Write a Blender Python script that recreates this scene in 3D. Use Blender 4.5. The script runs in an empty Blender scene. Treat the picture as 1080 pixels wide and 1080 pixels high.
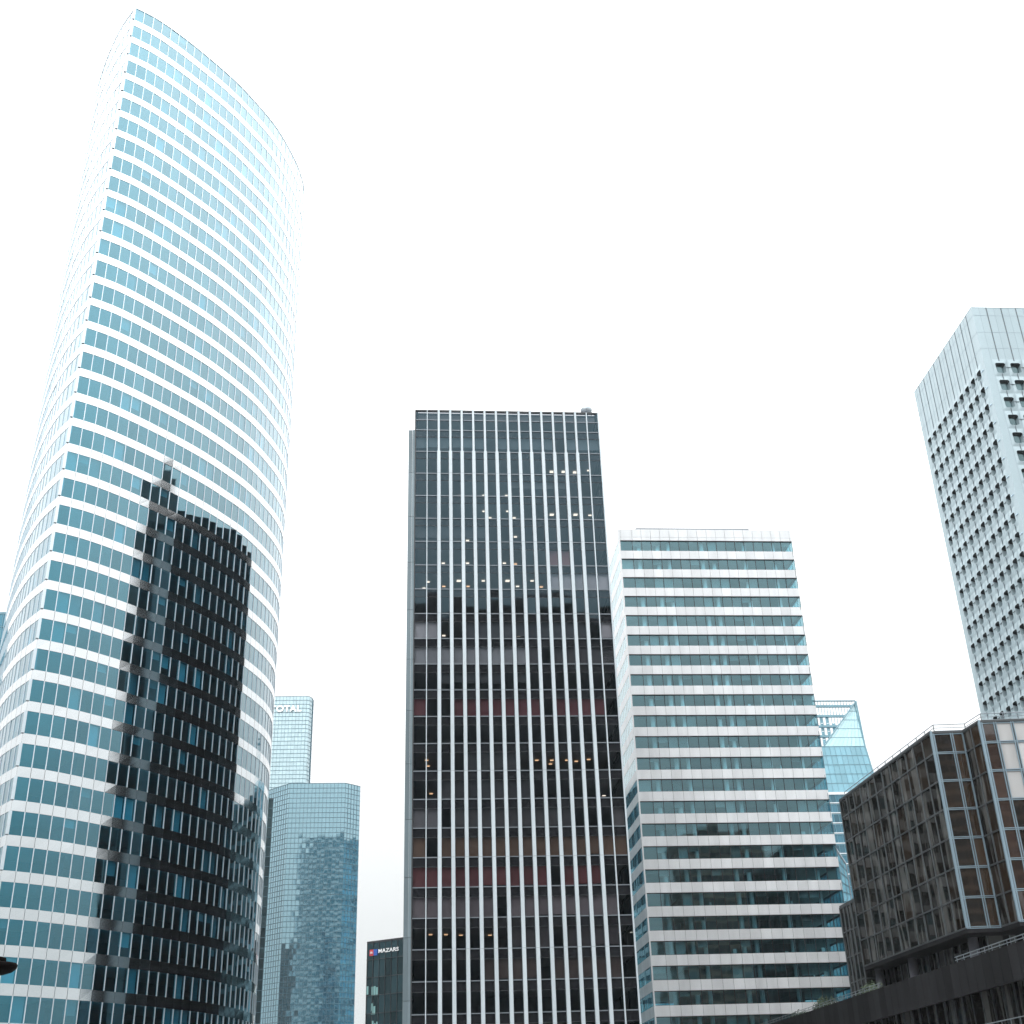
import bpy, math, random
from mathutils import Vector, Matrix
R = math.radians
random.seed(7)
scene = bpy.context.scene
COL = scene.collection

# ------------------------------------------------------------------ camera
FPX, PITCH, ROLL = 1310.27, 27.046, -1.842
CAMPOS = Vector((0, 0, 1.65))
cp, sp = math.cos(R(PITCH)), math.sin(R(PITCH))
cr, sr = math.cos(R(ROLL)), math.sin(R(ROLL))
M0 = Matrix(((1, 0, 0), (0, sp, -cp), (0, cp, sp)))
MR = Matrix(((cr, -sr, 0), (sr, cr, 0), (0, 0, 1)))
MC = MR @ M0                                   # world -> (right, down, forward)
cam_d = bpy.data.cameras.new('camera')
cam = bpy.data.objects.new('camera', cam_d)
COL.objects.link(cam)
cam_d.sensor_width = 36; cam_d.sensor_height = 36; cam_d.sensor_fit = 'HORIZONTAL'
cam_d.lens = 36 * FPX / 1080
cam_d.clip_start = 0.1; cam_d.clip_end = 6000
rt, dn, fw = Vector(MC[0]), Vector(MC[1]), Vector(MC[2])
rot = Matrix((rt, -dn, -fw)).transposed()
cam.matrix_world = Matrix.Translation(CAMPOS) @ rot.to_4x4()
scene.camera = cam
scene.render.resolution_x = 1024; scene.render.resolution_y = 1024

# ------------------------------------------------------------------ sky and sun (bright overcast day)
SUN_EL, SUN_AZ = 52, 205
w = bpy.data.worlds.new('World'); scene.world = w; w.use_nodes = True
nt = w.node_tree; nt.nodes.clear()
def N(t, **k):
    n = nt.nodes.new(t)
    for a, b in k.items(): setattr(n, a, b)
    return n
out = N('ShaderNodeOutputWorld'); mix = N('ShaderNodeMixShader')
sky = N('ShaderNodeTexSky', sky_type='NISHITA', sun_disc=False)
sky.sun_elevation = R(SUN_EL); sky.sun_rotation = R(SUN_AZ)
sky.air_density = 1.5; sky.dust_density = 4
b1 = N('ShaderNodeBackground'); b1.inputs[1].default_value = 0.1
b2 = N('ShaderNodeBackground')
tc = N('ShaderNodeTexCoord'); sep = N('ShaderNodeSeparateXYZ')
mx = N('ShaderNodeMath', operation='MAXIMUM'); mx.inputs[1].default_value = 0.0
ml = N('ShaderNodeMath', operation='MULTIPLY_ADD'); ml.inputs[2].default_value = 0.70
m2 = N('ShaderNodeMath', operation='MULTIPLY_ADD'); m2.inputs[1].default_value = 4.3; m2.inputs[2].default_value = 0.9
nz = N('ShaderNodeTexNoise'); nz.inputs['Scale'].default_value = 1.6; nz.inputs['Detail'].default_value = 4
nm = N('ShaderNodeMapRange'); nm.inputs[3].default_value = 0.93; nm.inputs[4].default_value = 1.07
mm = N('ShaderNodeMath', operation='MULTIPLY')
rp = N('ShaderNodeValToRGB')
rp.color_ramp.elements[0].color = (0.93, 0.985, 1, 1); rp.color_ramp.elements[1].color = (1, 1, 1, 1)
rp.color_ramp.elements[1].position = 0.35
L = nt.links.new
L(tc.outputs['Generated'], sep.inputs[0]); L(sep.outputs[2], mx.inputs[0]); L(mx.outputs[0], ml.inputs[0]); L(mx.outputs[0], m2.inputs[0]); L(m2.outputs[0], ml.inputs[1])
L(tc.outputs['Generated'], nz.inputs['Vector']); L(nz.outputs[0], nm.inputs[0])
L(ml.outputs[0], mm.inputs[0]); L(nm.outputs[0], mm.inputs[1]); L(mm.outputs[0], b2.inputs[1])
L(sep.outputs[2], rp.inputs[0]); L(rp.outputs[0], b2.inputs[0])
L(sky.outputs[0], b1.inputs[0]); mix.inputs[0].default_value = 0.94
L(b1.outputs[0], mix.inputs[1]); L(b2.outputs[0], mix.inputs[2]); L(mix.outputs[0], out.inputs[0])
sd = bpy.data.lights.new('sun', 'SUN'); so = bpy.data.objects.new('sun', sd); COL.objects.link(so)
sd.energy = 1.1; sd.angle = R(25); sd.color = (1, 0.99, 0.975)
saz = R(SUN_AZ)
sdir = Vector((math.sin(saz) * math.cos(R(SUN_EL)), math.cos(saz) * math.cos(R(SUN_EL)), math.sin(R(SUN_EL))))
so.rotation_euler = sdir.to_track_quat('Z', 'Y').to_euler()
scene.view_settings.view_transform = 'Standard'; scene.view_settings.look = 'None'
scene.view_settings.exposure = 0.0; scene.view_settings.gamma = 1
scene.cycles.max_bounces = 8; scene.cycles.transparent_max_bounces = 16
scene.cycles.glossy_bounces = 4; scene.cycles.diffuse_bounces = 3

# ------------------------------------------------------------------ materials
def base_mat(name):
    m = bpy.data.materials.new(name); m.use_nodes = True
    t = m.node_tree; t.nodes.clear()
    o = t.nodes.new('ShaderNodeOutputMaterial')
    return m, t, o
def tinted(t, col):
    a = t.nodes.new('ShaderNodeAttribute'); a.attribute_name = 'tint'
    x = t.nodes.new('ShaderNodeMix'); x.data_type = 'RGBA'; x.blend_type = 'MULTIPLY'
    x.inputs[0].default_value = 1; x.inputs[7].default_value = (*col, 1)
    t.links.new(a.outputs['Color'], x.inputs[6])
    return x.outputs[2]
def grime(t, sock, scale, lo, hi, stretch=(1, 1, 1)):
    c = t.nodes.new('ShaderNodeTexCoord'); mp = t.nodes.new('ShaderNodeMapping')
    mp.inputs['Scale'].default_value = stretch
    n = t.nodes.new('ShaderNodeTexNoise'); n.inputs['Scale'].default_value = scale; n.inputs['Detail'].default_value = 5
    r = t.nodes.new('ShaderNodeMapRange'); r.inputs[1].default_value = 0.3; r.inputs[2].default_value = 0.7
    r.inputs[3].default_value = lo; r.inputs[4].default_value = hi
    x = t.nodes.new('ShaderNodeMix'); x.data_type = 'RGBA'; x.blend_type = 'MULTIPLY'; x.inputs[0].default_value = 1
    t.links.new(c.outputs['Object'], mp.inputs[0]); t.links.new(mp.outputs[0], n.inputs['Vector'])
    t.links.new(n.outputs[0], r.inputs[0]); t.links.new(sock, x.inputs[6]); t.links.new(r.outputs[0], x.inputs[7])
    return x.outputs[2]
def solid(name, col, rough=0.5, metal=0.0, spec=0.5, gs=0.25, lo=0.9, hi=1.05, coat=0.0, stretch=(1, 1, 0.3)):
    m, t, o = base_mat(name)
    b = t.nodes.new('ShaderNodeBsdfPrincipled')
    t.links.new(grime(t, tinted(t, col), gs, lo, hi, stretch), b.inputs['Base Color'])
    b.inputs['Roughness'].default_value = rough; b.inputs['Metallic'].default_value = metal
    b.inputs['Specular IOR Level'].default_value = spec; b.inputs['Coat Weight'].default_value = coat
    b.inputs['Coat Roughness'].default_value = 0.08
    t.links.new(b.outputs[0], o.inputs[0])
    return m
def graze(t, sock, e=2.6):
    lw = t.nodes.new('ShaderNodeLayerWeight'); lw.inputs[0].default_value = 0.5
    p = t.nodes.new('ShaderNodeMath'); p.operation = 'POWER'; p.inputs[1].default_value = e
    x = t.nodes.new('ShaderNodeMix'); x.data_type = 'RGBA'; x.inputs[7].default_value = (1, 1, 1, 1)
    t.links.new(lw.outputs['Facing'], p.inputs[0]); t.links.new(p.outputs[0], x.inputs[0]); t.links.new(sock, x.inputs[6])
    return x.outputs[2]
def rgb(t, c):
    n = t.nodes.new('ShaderNodeRGB'); n.outputs[0].default_value = (*c, 1); return n.outputs[0]
def fresnel_fac(t, f0, e=3.2):
    lw = t.nodes.new('ShaderNodeLayerWeight'); lw.inputs[0].default_value = 0.5
    p = t.nodes.new('ShaderNodeMath'); p.operation = 'POWER'; p.inputs[1].default_value = e
    k = t.nodes.new('ShaderNodeMath'); k.operation = 'MULTIPLY_ADD'; k.inputs[1].default_value = 1 - f0; k.inputs[2].default_value = f0
    t.links.new(lw.outputs['Facing'], p.inputs[0]); t.links.new(p.outputs[0], k.inputs[0])
    return k.outputs[0]
def ripple(t, scale, strength):
    c = t.nodes.new('ShaderNodeTexCoord')
    n = t.nodes.new('ShaderNodeTexNoise'); n.inputs['Scale'].default_value = 1.0; n.inputs['Detail'].default_value = 1
    sc = scale if isinstance(scale, tuple) else (scale,) * 3
    mp = t.nodes.new('ShaderNodeMapping'); mp.inputs['Scale'].default_value = sc
    b = t.nodes.new('ShaderNodeBump'); b.inputs['Strength'].default_value = strength; b.inputs['Distance'].default_value = 0.02
    t.links.new(c.outputs['Object'], mp.inputs[0]); t.links.new(mp.outputs[0], n.inputs['Vector']); t.links.new(n.outputs[0], b.inputs['Height'])
    return b.outputs[0]
def clear_glass(name, f0, gloss, trans, wave=0.25, ge=2.6, e=3.2):
    m, t, o = base_mat(name)
    g = t.nodes.new('ShaderNodeBsdfGlossy'); g.inputs['Roughness'].default_value = 0.02
    t.links.new(graze(t, tinted(t, gloss), ge), g.inputs['Color'])
    tr = t.nodes.new('ShaderNodeBsdfTransparent'); tr.inputs[0].default_value = (*trans, 1)
    x = t.nodes.new('ShaderNodeMixShader')
    t.links.new(fresnel_fac(t, f0, e), x.inputs[0]); t.links.new(tr.outputs[0], x.inputs[1]); t.links.new(g.outputs[0], x.inputs[2])
    t.links.new(ripple(t, 0.45, wave), g.inputs['Normal']); t.links.new(x.outputs[0], o.inputs[0])
    return m
def mirror_glass(name, f0, gloss, body, wave=0.4, ws=0.3, rough=0.03, e=3.2, streaks=0.0):
    m, t, o = base_mat(name)
    g = t.nodes.new('ShaderNodeBsdfGlossy'); g.inputs['Roughness'].default_value = rough
    t.links.new(graze(t, rgb(t, gloss)), g.inputs['Color'])
    d = t.nodes.new('ShaderNodeBsdfDiffuse'); base = tinted(t, body)
    if streaks:      # mirrored tower fins painted into the body colour as soft vertical folds
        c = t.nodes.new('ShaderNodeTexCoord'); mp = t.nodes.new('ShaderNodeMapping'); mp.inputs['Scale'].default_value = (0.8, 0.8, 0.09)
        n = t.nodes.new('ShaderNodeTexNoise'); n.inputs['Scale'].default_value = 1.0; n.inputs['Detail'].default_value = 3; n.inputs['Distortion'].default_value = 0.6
        q = t.nodes.new('ShaderNodeMapRange'); q.inputs[1].default_value = 0.52; q.inputs[2].default_value = 0.60; q.inputs[4].default_value = streaks
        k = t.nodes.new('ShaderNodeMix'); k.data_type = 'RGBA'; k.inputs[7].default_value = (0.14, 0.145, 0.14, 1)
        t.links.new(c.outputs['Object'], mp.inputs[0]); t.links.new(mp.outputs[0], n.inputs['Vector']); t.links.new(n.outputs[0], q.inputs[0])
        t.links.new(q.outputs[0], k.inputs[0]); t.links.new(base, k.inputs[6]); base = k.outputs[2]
    t.links.new(base, d.inputs['Color'])
    x = t.nodes.new('ShaderNodeMixShader')
    t.links.new(fresnel_fac(t, f0, e), x.inputs[0]); t.links.new(d.outputs[0], x.inputs[1]); t.links.new(g.outputs[0], x.inputs[2])
    t.links.new(ripple(t, ws, wave), g.inputs['Normal']); t.links.new(x.outputs[0], o.inputs[0])
    return m
def emit(name, col, s):
    m, t, o = base_mat(name)
    e = t.nodes.new('ShaderNodeEmission'); e.inputs[0].default_value = (*col, 1); e.inputs[1].default_value = s
    t.links.new(e.outputs[0], o.inputs[0]); return m

MT = {}
MT['steel'] = solid('brushed_steel_panel', (0.68, 0.72, 0.74), 0.09, 1.0, lo=0.95, hi=1.02)
MT['mullion'] = solid('silver_mullion', (0.62, 0.72, 0.78), 0.35, 0.5)
MT['joint'] = solid('dark_joint', (0.12, 0.15, 0.17), 0.6)
MT['glassA'] = clear_glass('blue_office_glass', 0.25, (0.20, 0.68, 0.87), (0.16, 0.46, 0.58), 0.12, ge=1.0)
MT['slab'] = solid('office_ceiling', (0.42, 0.44, 0.44), 0.8)
MT['core'] = solid('office_core_wall', (0.22, 0.23, 0.24), 0.8)
MT['blind'] = solid('window_blind', (0.62, 0.66, 0.66), 0.8)
MT['glassB'] = clear_glass('smoked_glass', 0.052, (0.55, 0.90, 1.10), (0.36, 0.36, 0.38), 0.12, e=4.5)
MT['black'] = mirror_glass('black_spandrel_glass', 0.045, (0.55, 0.90, 1.10), (0.012, 0.012, 0.014))
MT['alu'] = solid('pale_aluminium', (0.49, 0.56, 0.60), 0.4, 0.25, lo=0.9)
MT['alu_dull'] = solid('dull_aluminium', (0.20, 0.23, 0.26), 0.4, 0.4)
MT['greypanel'] = solid('grey_metal_panel', (0.20, 0.26, 0.29), 0.35, 0.3, lo=0.85, hi=1.1)
MT['white'] = solid('white_enamel_panel', (0.73, 0.76, 0.78), 0.3, 0.0, 0.5, gs=0.7, coat=0.25, lo=0.88, hi=1.03, stretch=(1, 1, 0.18))
MT['glassC'] = clear_glass('teal_office_glass', 0.16, (0.55, 0.90, 1.0), (0.42, 0.68, 0.75), 0.1)
MT['dark'] = solid('dark_frame', (0.03, 0.035, 0.04), 0.5)
MT['column'] = solid('pale_column', (0.7, 0.72, 0.72), 0.7)
MT['cladD'] = solid('pale_metal_cladding', (0.37, 0.47, 0.51), 0.4, 0.25, gs=0.12, lo=0.93, hi=1.03)
MT['glassD'] = mirror_glass('grey_window_glass', 0.12, (0.6, 0.9, 0.95), (0.04, 0.06, 0.07))
MT['bronze'] = mirror_glass('bronze_glass', 0.10, (0.80, 0.80, 0.80), (0.011, 0.010, 0.009), 0.9, (0.5, 0.5, 0.07), e=5)
MT['streaked'] = mirror_glass('streak_painted_bronze_glass', 0.016, (0.7, 0.75, 0.75), (0.008, 0.007, 0.006), 1.0, (0.6, 0.6, 0.1), e=6, streaks=0.62)  # body colour carries painted reflections of the pale fins
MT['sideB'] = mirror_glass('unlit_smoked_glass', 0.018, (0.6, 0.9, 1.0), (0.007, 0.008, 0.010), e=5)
MT['frameR'] = solid('steel_blue_frame', (0.22, 0.31, 0.37), 0.35, 0.4)
MT['frameRd'] = solid('grey_frame', (0.065, 0.075, 0.08), 0.4, 0.3)
MT['soffit'] = solid('dark_soffit', (0.015, 0.015, 0.017), 0.7, 0, 0.15)
MT['parapet'] = solid('charcoal_cladding', (0.013, 0.013, 0.0145), 0.6, 0.0, 0.12, gs=0.6, lo=0.75, hi=1.15, stretch=(1, 1, 0.15))
MT['concrete'] = solid('pale_concrete', (0.15, 0.155, 0.18), 0.7)
MT['rail'] = solid('rail_metal', (0.24, 0.28, 0.31), 0.35, 0.6)
MT['glassE'] = mirror_glass('pale_blue_mirror_glass', 0.52, (0.55, 0.84, 0.95), (0.04, 0.09, 0.12), 0.12, 0.12)
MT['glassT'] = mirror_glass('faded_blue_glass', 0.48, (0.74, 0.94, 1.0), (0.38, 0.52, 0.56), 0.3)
MT['gridE'] = solid('blue_grey_grid', (0.05, 0.12, 0.16), 0.5)
MT['glassG'] = mirror_glass('cyan_glass', 0.28, (0.55, 0.88, 1.0), (0.16, 0.34, 0.42), 0.3)
MT['glassGl'] = mirror_glass('pale_cyan_glass', 0.40, (0.75, 1.0, 1.05), (0.30, 0.52, 0.58), 0.3)
MT['frameG'] = solid('blue_grey_steel', (0.14, 0.28, 0.34), 0.5)
MT['glassM'] = mirror_glass('black_green_glass', 0.04, (0.5, 0.85, 0.95), (0.010, 0.020, 0.024), 0.5, e=5)
MT['lit'] = emit('lit_window', (0.55, 1.0, 1.0), 0.42)
MT['lamp_white'] = emit('white_ceiling_light', (1.0, 0.90, 0.72), 3.2)
MT['lamp_warm'] = emit('warm_ceiling_light', (1.0, 0.62, 0.33), 2.6)
MT['letters'] = solid('white_letters', (0.92, 0.92, 0.92), 0.5)
MT['lettersT'] = solid('white_sign_letters', (0.97, 0.97, 0.97), 0.5)
MT['red'] = solid('red_panel', (0.55, 0.04, 0.05), 0.5)
MT['blue'] = solid('blue_panel', (0.02, 0.10, 0.42), 0.5)
MT['glassS'] = mirror_glass('brown_tower_glass', 0.07, (0.9, 0.9, 0.9), (0.022, 0.021, 0.021))
MT['stoneS'] = solid('brown_stone_band', (0.046, 0.044, 0.044), 0.7)
MT['stoneL'] = solid('tan_stone_band', (0.22, 0.16, 0.12), 0.7)
MT['lampblack'] = solid('black_lamp_metal', (0.004, 0.003, 0.003), 0.8, 0.0, 0.05)
MT['wood'] = solid('shrub_stem', (0.06, 0.045, 0.03), 0.8)

# ------------------------------------------------------------------ mesh builder
class MB:
    def __init__(s): s.v = []; s.f = []; s.c = []
    def face(s, pts, c=(1, 1, 1)):
        i = len(s.v); s.v += [tuple(p) for p in pts]; s.f.append(tuple(range(i, i + len(pts)))); s.c.append(c)
    def hexa(s, P, c=(1, 1, 1), skip=()):
        # P: 8 points, bottom ring 0-3 then top ring 4-7, counter-clockwise from above
        i = len(s.v); s.v += [tuple(p) for p in P]
        for k, q in enumerate(((3, 2, 1, 0), (4, 5, 6, 7), (0, 1, 5, 4), (1, 2, 6, 5), (2, 3, 7, 6), (3, 0, 4, 7))):
            if k in skip: continue
            s.f.append(tuple(i + a for a in q)); s.c.append(c)
    def box(s, x0, x1, y0, y1, z0, z1, c=(1, 1, 1)):
        s.hexa([(x0, y0, z0), (x1, y0, z0), (x1, y1, z0), (x0, y1, z0), (x0, y0, z1), (x1, y0, z1), (x1, y1, z1), (x0, y1, z1)], c)
    def seg(s, p, q, z0, z1, a, b, c=(1, 1, 1), ext=0.0, jit=0.0):
        # block standing on plan segment p->q (outward on the right), from offset a (inner) to b (outer)
        dx, dy = q[0] - p[0], q[1] - p[1]; l = math.hypot(dx, dy); ux, uy = dx / l, dy / l; nx, ny = uy, -ux
        p = (p[0] - ux * ext, p[1] - uy * ext); q = (q[0] + ux * ext, q[1] + uy * ext)
        j = [random.uniform(-jit, jit) for _ in range(4)] if jit else (0, 0, 0, 0)
        def P(o, off, z): return (o[0] + nx * off, o[1] + ny * off, z)
        s.hexa([P(p, b + j[0], z0), P(q, b + j[1], z0), P(q, a, z0), P(p, a, z0), P(p, b + j[2], z1), P(q, b + j[3], z1), P(q, a, z1), P(p, a, z1)], c)
    def pane(s, p, q, z0, z1, off, c=(1, 1, 1), jit=0.0):
        s.face(pane_pts(p, q, z0, z1, off, jit), c)
    def prism(s, poly, z0, z1, c=(1, 1, 1)):
        n = len(poly)
        s.face([(x, y, z0) for x, y in reversed(poly)], c); s.face([(x, y, z1) for x, y in poly], c)
        for i in range(n):
            a, b = poly[i], poly[(i + 1) % n]
            s.face([(a[0], a[1], z0), (b[0], b[1], z0), (b[0], b[1], z1), (a[0], a[1], z1)], c)
    def band(s, path, z0, z1, a, b, c=(1, 1, 1), closed=False):
        P, Q = offset(path, a, closed), offset(path, b, closed)
        n = len(path)
        for i in range(n if closed else n - 1):
            k = (i + 1) % n
            s.hexa([(*Q[i], z0), (*Q[k], z0), (*P[k], z0), (*P[i], z0), (*Q[i], z1), (*Q[k], z1), (*P[k], z1), (*P[i], z1)], c)
    def tube(s, a, b, r, n=6, c=(1, 1, 1), r2=None):
        a, b = Vector(a), Vector(b); d = (b - a).normalized()
        u = d.orthogonal().normalized(); v = d.cross(u); r2 = r if r2 is None else r2
        i = len(s.v)
        for o, rr in ((a, r), (b, r2)):
            for k in range(n):
                t = 2 * math.pi * k / n; s.v.append(tuple(o + u * math.cos(t) * rr + v * math.sin(t) * rr))
        for k in range(n):
            m = (k + 1) % n; s.f.append((i + k, i + m, i + n + m, i + n + k)); s.c.append(c)
        s.f.append(tuple(i + n - 1 - k for k in range(n))); s.c.append(c)
        s.f.append(tuple(i + n + k for k in range(n))); s.c.append(c)
    def lathe(s, prof, cx, cy, n=24, c=(1, 1, 1)):
        i = len(s.v)
        for r, z in prof:
            for k in range(n):
                t = 2 * math.pi * k / n; s.v.append((cx + r * math.cos(t), cy + r * math.sin(t), z))
        for j in range(len(prof) - 1):
            for k in range(n):
                m = (k + 1) % n; s.f.append((i + j * n + k, i + j * n + m, i + (j + 1) * n + m, i + (j + 1) * n + k)); s.c.append(c)
    def build(s, name, mat, parent=None, smooth=False):
        me = bpy.data.meshes.new(name); me.from_pydata(s.v, [], s.f); me.materials.append(MT[mat] if isinstance(mat, str) else mat)
        at = me.color_attributes.new('tint', 'FLOAT_COLOR', 'CORNER')
        buf = []
        for f, c in zip(s.f, s.c): buf += [c[0], c[1], c[2], 1.0] * len(f)
        at.data.foreach_set('color', buf)
        if smooth: me.polygons.foreach_set('use_smooth', [True] * len(s.f))
        me.update()
        o = bpy.data.objects.new(name, me); COL.objects.link(o)
        if parent:
            o.parent = parent
            o.matrix_parent_inverse = parent.matrix_world.inverted() if False else Matrix.Translation(-parent.location)
        return o
def pane_pts(p, q, z0, z1, off, jit=0.0):
    dx, dy = q[0] - p[0], q[1] - p[1]; l = math.hypot(dx, dy); nx, ny = dy / l, -dx / l
    tx = random.gauss(0, jit) if jit else 0; tz = random.gauss(0, jit) if jit else 0
    def P(o, z, e): return (o[0] + nx * (off + e), o[1] + ny * (off + e), z)
    return [P(p, z0, -tx - tz), P(q, z0, tx - tz), P(q, z1, tx + tz), P(p, z1, -tx + tz)]
def offset(path, d, closed=False):
    n = len(path); out = []
    for i in range(n):
        a = path[i - 1] if (i > 0 or closed) else None
        b = path[i]; c = path[(i + 1) % n] if (i < n - 1 or closed) else None
        ns = []
        for u, v in ((a, b), (b, c)):
            if u is None or v is None: continue
            dx, dy = v[0] - u[0], v[1] - u[1]; l = math.hypot(dx, dy) or 1; ns.append((dy / l, -dx / l))
        mx_, my_ = sum(k[0] for k in ns) / len(ns), sum(k[1] for k in ns) / len(ns)
        l2 = max(mx_ * mx_ + my_ * my_, 0.2)
        out.append((b[0] + mx_ / l2 * d, b[1] + my_ / l2 * d))
    return out
def thing(name, label, cat, loc=(0, 0, 0), group=None):
    o = bpy.data.objects.new(name, None); COL.objects.link(o); o.location = loc
    o['label'] = label; o['category'] = cat; o.empty_display_size = 2
    if group: o['group'] = group
    return o
def split(p, q, n):
    return [(p[0] + (q[0] - p[0]) * i / n, p[1] + (q[1] - p[1]) * i / n) for i in range(n + 1)]
def lerp(p, q, t): return (p[0] + (q[0] - p[0]) * t, p[1] + (q[1] - p[1]) * t)
def proj(P):
    c = MC @ (Vector(P) - CAMPOS)
    if c.z < 1: return None
    return (540 + FPX * c.x / c.z, 540 + FPX * c.y / c.z)
def ray(x, y):
    return (MC.transposed() @ Vector(((x - 540) / FPX, (y - 540) / FPX, 1))).normalized()
def visible_area(pts):
    a, b, c = (Vector(pts[i]) for i in (0, 1, 2))
    n = (b - a).cross(c - a)
    if n.dot(a - CAMPOS) >= 0: return 0
    pr = [proj(p) for p in pts]
    if any(p is None for p in pr): return 0
    mxp = sum(p[0] for p in pr) / len(pr); myp = sum(p[1] for p in pr) / len(pr)
    if not (-5 < mxp < 1085 and -5 < myp < 1085): return 0
    s = 0
    for i in range(len(pr)):
        x0, y0 = pr[i]; x1, y1 = pr[(i + 1) % len(pr)]; s += x0 * y1 - x1 * y0
    return abs(s) / 2
class Repeats:
    """Repeated parts of one thing: the 100 that show largest are objects, the rest one 'stuff' part."""
    def __init__(s): s.items = []
    def add(s, pts, c=(1, 1, 1)): s.items.append((visible_area(pts), pts, c))
    def build(s, name, mat, parent, cap=100):
        it = sorted(s.items, key=lambda t: -t[0])
        big = [t for t in it[:cap] if t[0] > 0]; rest = it[len(big):]
        for _, p, c in big:
            m = MB(); m.face(p, c); m.build(name, mat, parent)
        if rest:
            m = MB()
            for _, p, c in rest: m.face(p, c)
            o = m.build(name, mat, parent); o['kind'] = 'stuff'
def g(v): return (v, v, v)
def shade(lo, hi): return g(random.uniform(lo, hi))

# ------------------------------------------------------------------ ground
m = MB(); m.face([(-2500, -2500, 0), (2500, -2500, 0), (2500, 2500, 0), (-2500, 2500, 0)])
MT['plaza'] = solid('grey_paving', (0.22, 0.22, 0.22), 0.75, gs=0.05, lo=0.85, hi=1.1)
def paving(mt):
    t = mt.node_tree; b = [n for n in t.nodes if n.type == 'BSDF_PRINCIPLED'][0]
    br = t.nodes.new('ShaderNodeTexBrick'); br.inputs['Scale'].default_value = 1.0
    br.inputs['Brick Width'].default_value = 1.2; br.inputs['Row Height'].default_value = 0.6; br.inputs['Mortar Size'].default_value = 0.01
    br.inputs['Color1'].default_value = (1, 1, 1, 1); br.inputs['Color2'].default_value = (0.85, 0.85, 0.85, 1); br.inputs['Mortar'].default_value = (0.35, 0.35, 0.35, 1)
    c = t.nodes.new('ShaderNodeTexCoord'); x = t.nodes.new('ShaderNodeMix'); x.data_type = 'RGBA'; x.blend_type = 'MULTIPLY'; x.inputs[0].default_value = 1
    src = b.inputs['Base Color'].links[0].from_socket
    t.links.new(c.outputs['Object'], br.inputs['Vector']); t.links.new(src, x.inputs[6]); t.links.new(br.outputs[0], x.inputs[7]); t.links.new(x.outputs[2], b.inputs['Base Color'])
paving(MT['plaza'])
o = m.build('ground', 'plaza'); o['kind'] = 'structure'

# ------------------------------------------------------------------ A: curved tower
def catmull(pts, step):
    dense = []
    for i in range(len(pts) - 1):
        p0 = pts[max(i - 1, 0)]; p1 = pts[i]; p2 = pts[i + 1]; p3 = pts[min(i + 2, len(pts) - 1)]
        for k in range(20):
            t = k / 20
            dense.append(tuple(0.5 * ((2 * p1[j]) + (-p0[j] + p2[j]) * t + (2 * p0[j] - 5 * p1[j] + 4 * p2[j] - p3[j]) * t * t + (-p0[j] + 3 * p1[j] - 3 * p2[j] + p3[j]) * t ** 3) for j in (0, 1)))
    dense.append(pts[-1])
    L_ = [0]
    for a, b in zip(dense, dense[1:]): L_.append(L_[-1] + math.dist(a, b))
    n = max(1, round(L_[-1] / step)); res = []; k = 0
    for i in range(n + 1):
        s_ = L_[-1] * i / n
        while k < len(L_) - 2 and L_[k + 1] < s_: k += 1
        f = (s_ - L_[k]) / ((L_[k + 1] - L_[k]) or 1); res.append(lerp(dense[k], dense[k + 1], min(f, 1)))
    return res
A_front = catmull([(-53.4, 129.1), (-51.0, 131.0), (-48.55, 133.75), (-45.5, 137.85), (-41.7, 143.75), (-38.95, 149.3), (-37.0, 154.2), (-35.6, 159.9), (-34.9, 164.5), (-34.85, 168.9), (-35.6, 173.6), (-36.7, 178.3)], 1.5)
A_back = catmull([(-36.7, 178.3), (-38.4, 186), (-43, 195), (-50, 202), (-59, 203), (-68, 196), (-74.0, 186)], 3.0)
A_left = catmull([(-74.0, 186), (-74.9, 177), (-73.6, 168.3), (-71.3, 161.0), (-68.2, 153.4), (-65.1, 147.0), (-62.6, 142.2), (-59.9, 137.6), (-56.7, 132.9), (-53.4, 129.1)], 1.5)
A_plan = A_front + A_back[1:] + A_left[1:-1]
A = thing('curved_office_tower', 'tallest tower, at left, with a curved prow of white steel bands and blue window ribbons', 'skyscraper', (-52, 150, 0))
A_H = 154.7
panes, blinds, joints, mull = Repeats(), Repeats(), MB(), MB()
inset = offset(A_plan, -0.16, True)
nA = len(A_plan)
ticks = [151.0] + [151.15 - 3.612 * k for k in range(1, 42)]
front_n = len(A_front) - 1
left_start = len(A_front) + len(A_back) - 2
for k, zt in enumerate(ticks):
    zb = max(zt - 1.12, 0.05)
    m = MB()
    for i in range(nA):
        p, q = A_plan[i], A_plan[(i + 1) % nA]
        d = 0.022 / math.dist(p, q)
        m.seg(lerp(p, q, d), lerp(p, q, 1 - d), zb, zt, -0.12, 0.0, shade(0.95, 1.02), jit=0.006)
    m.build('spandrel_band', 'steel', A)
    # window ribbon standing on this spandrel
    z1 = (zt + 2.492) if k else 153.38
    for i in range(nA):
        p, q = A_plan[i], A_plan[(i + 1) % nA]
        pts = pane_pts(p, q, zt, z1, -0.05, 0.006)
        panes.add(pts, shade(0.9, 1.08))
        r = random.random()
        if (i < front_n or i >= left_start) and r < 0.20:
            h = z1 - (z1 - zt) * random.choice([1, 1, 1, 0.6, 0.35]); blinds.add(pane_pts(lerp(p, q, .04), lerp(p, q, .96), h, z1, -0.35), shade(0.5, 1.45))
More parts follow.
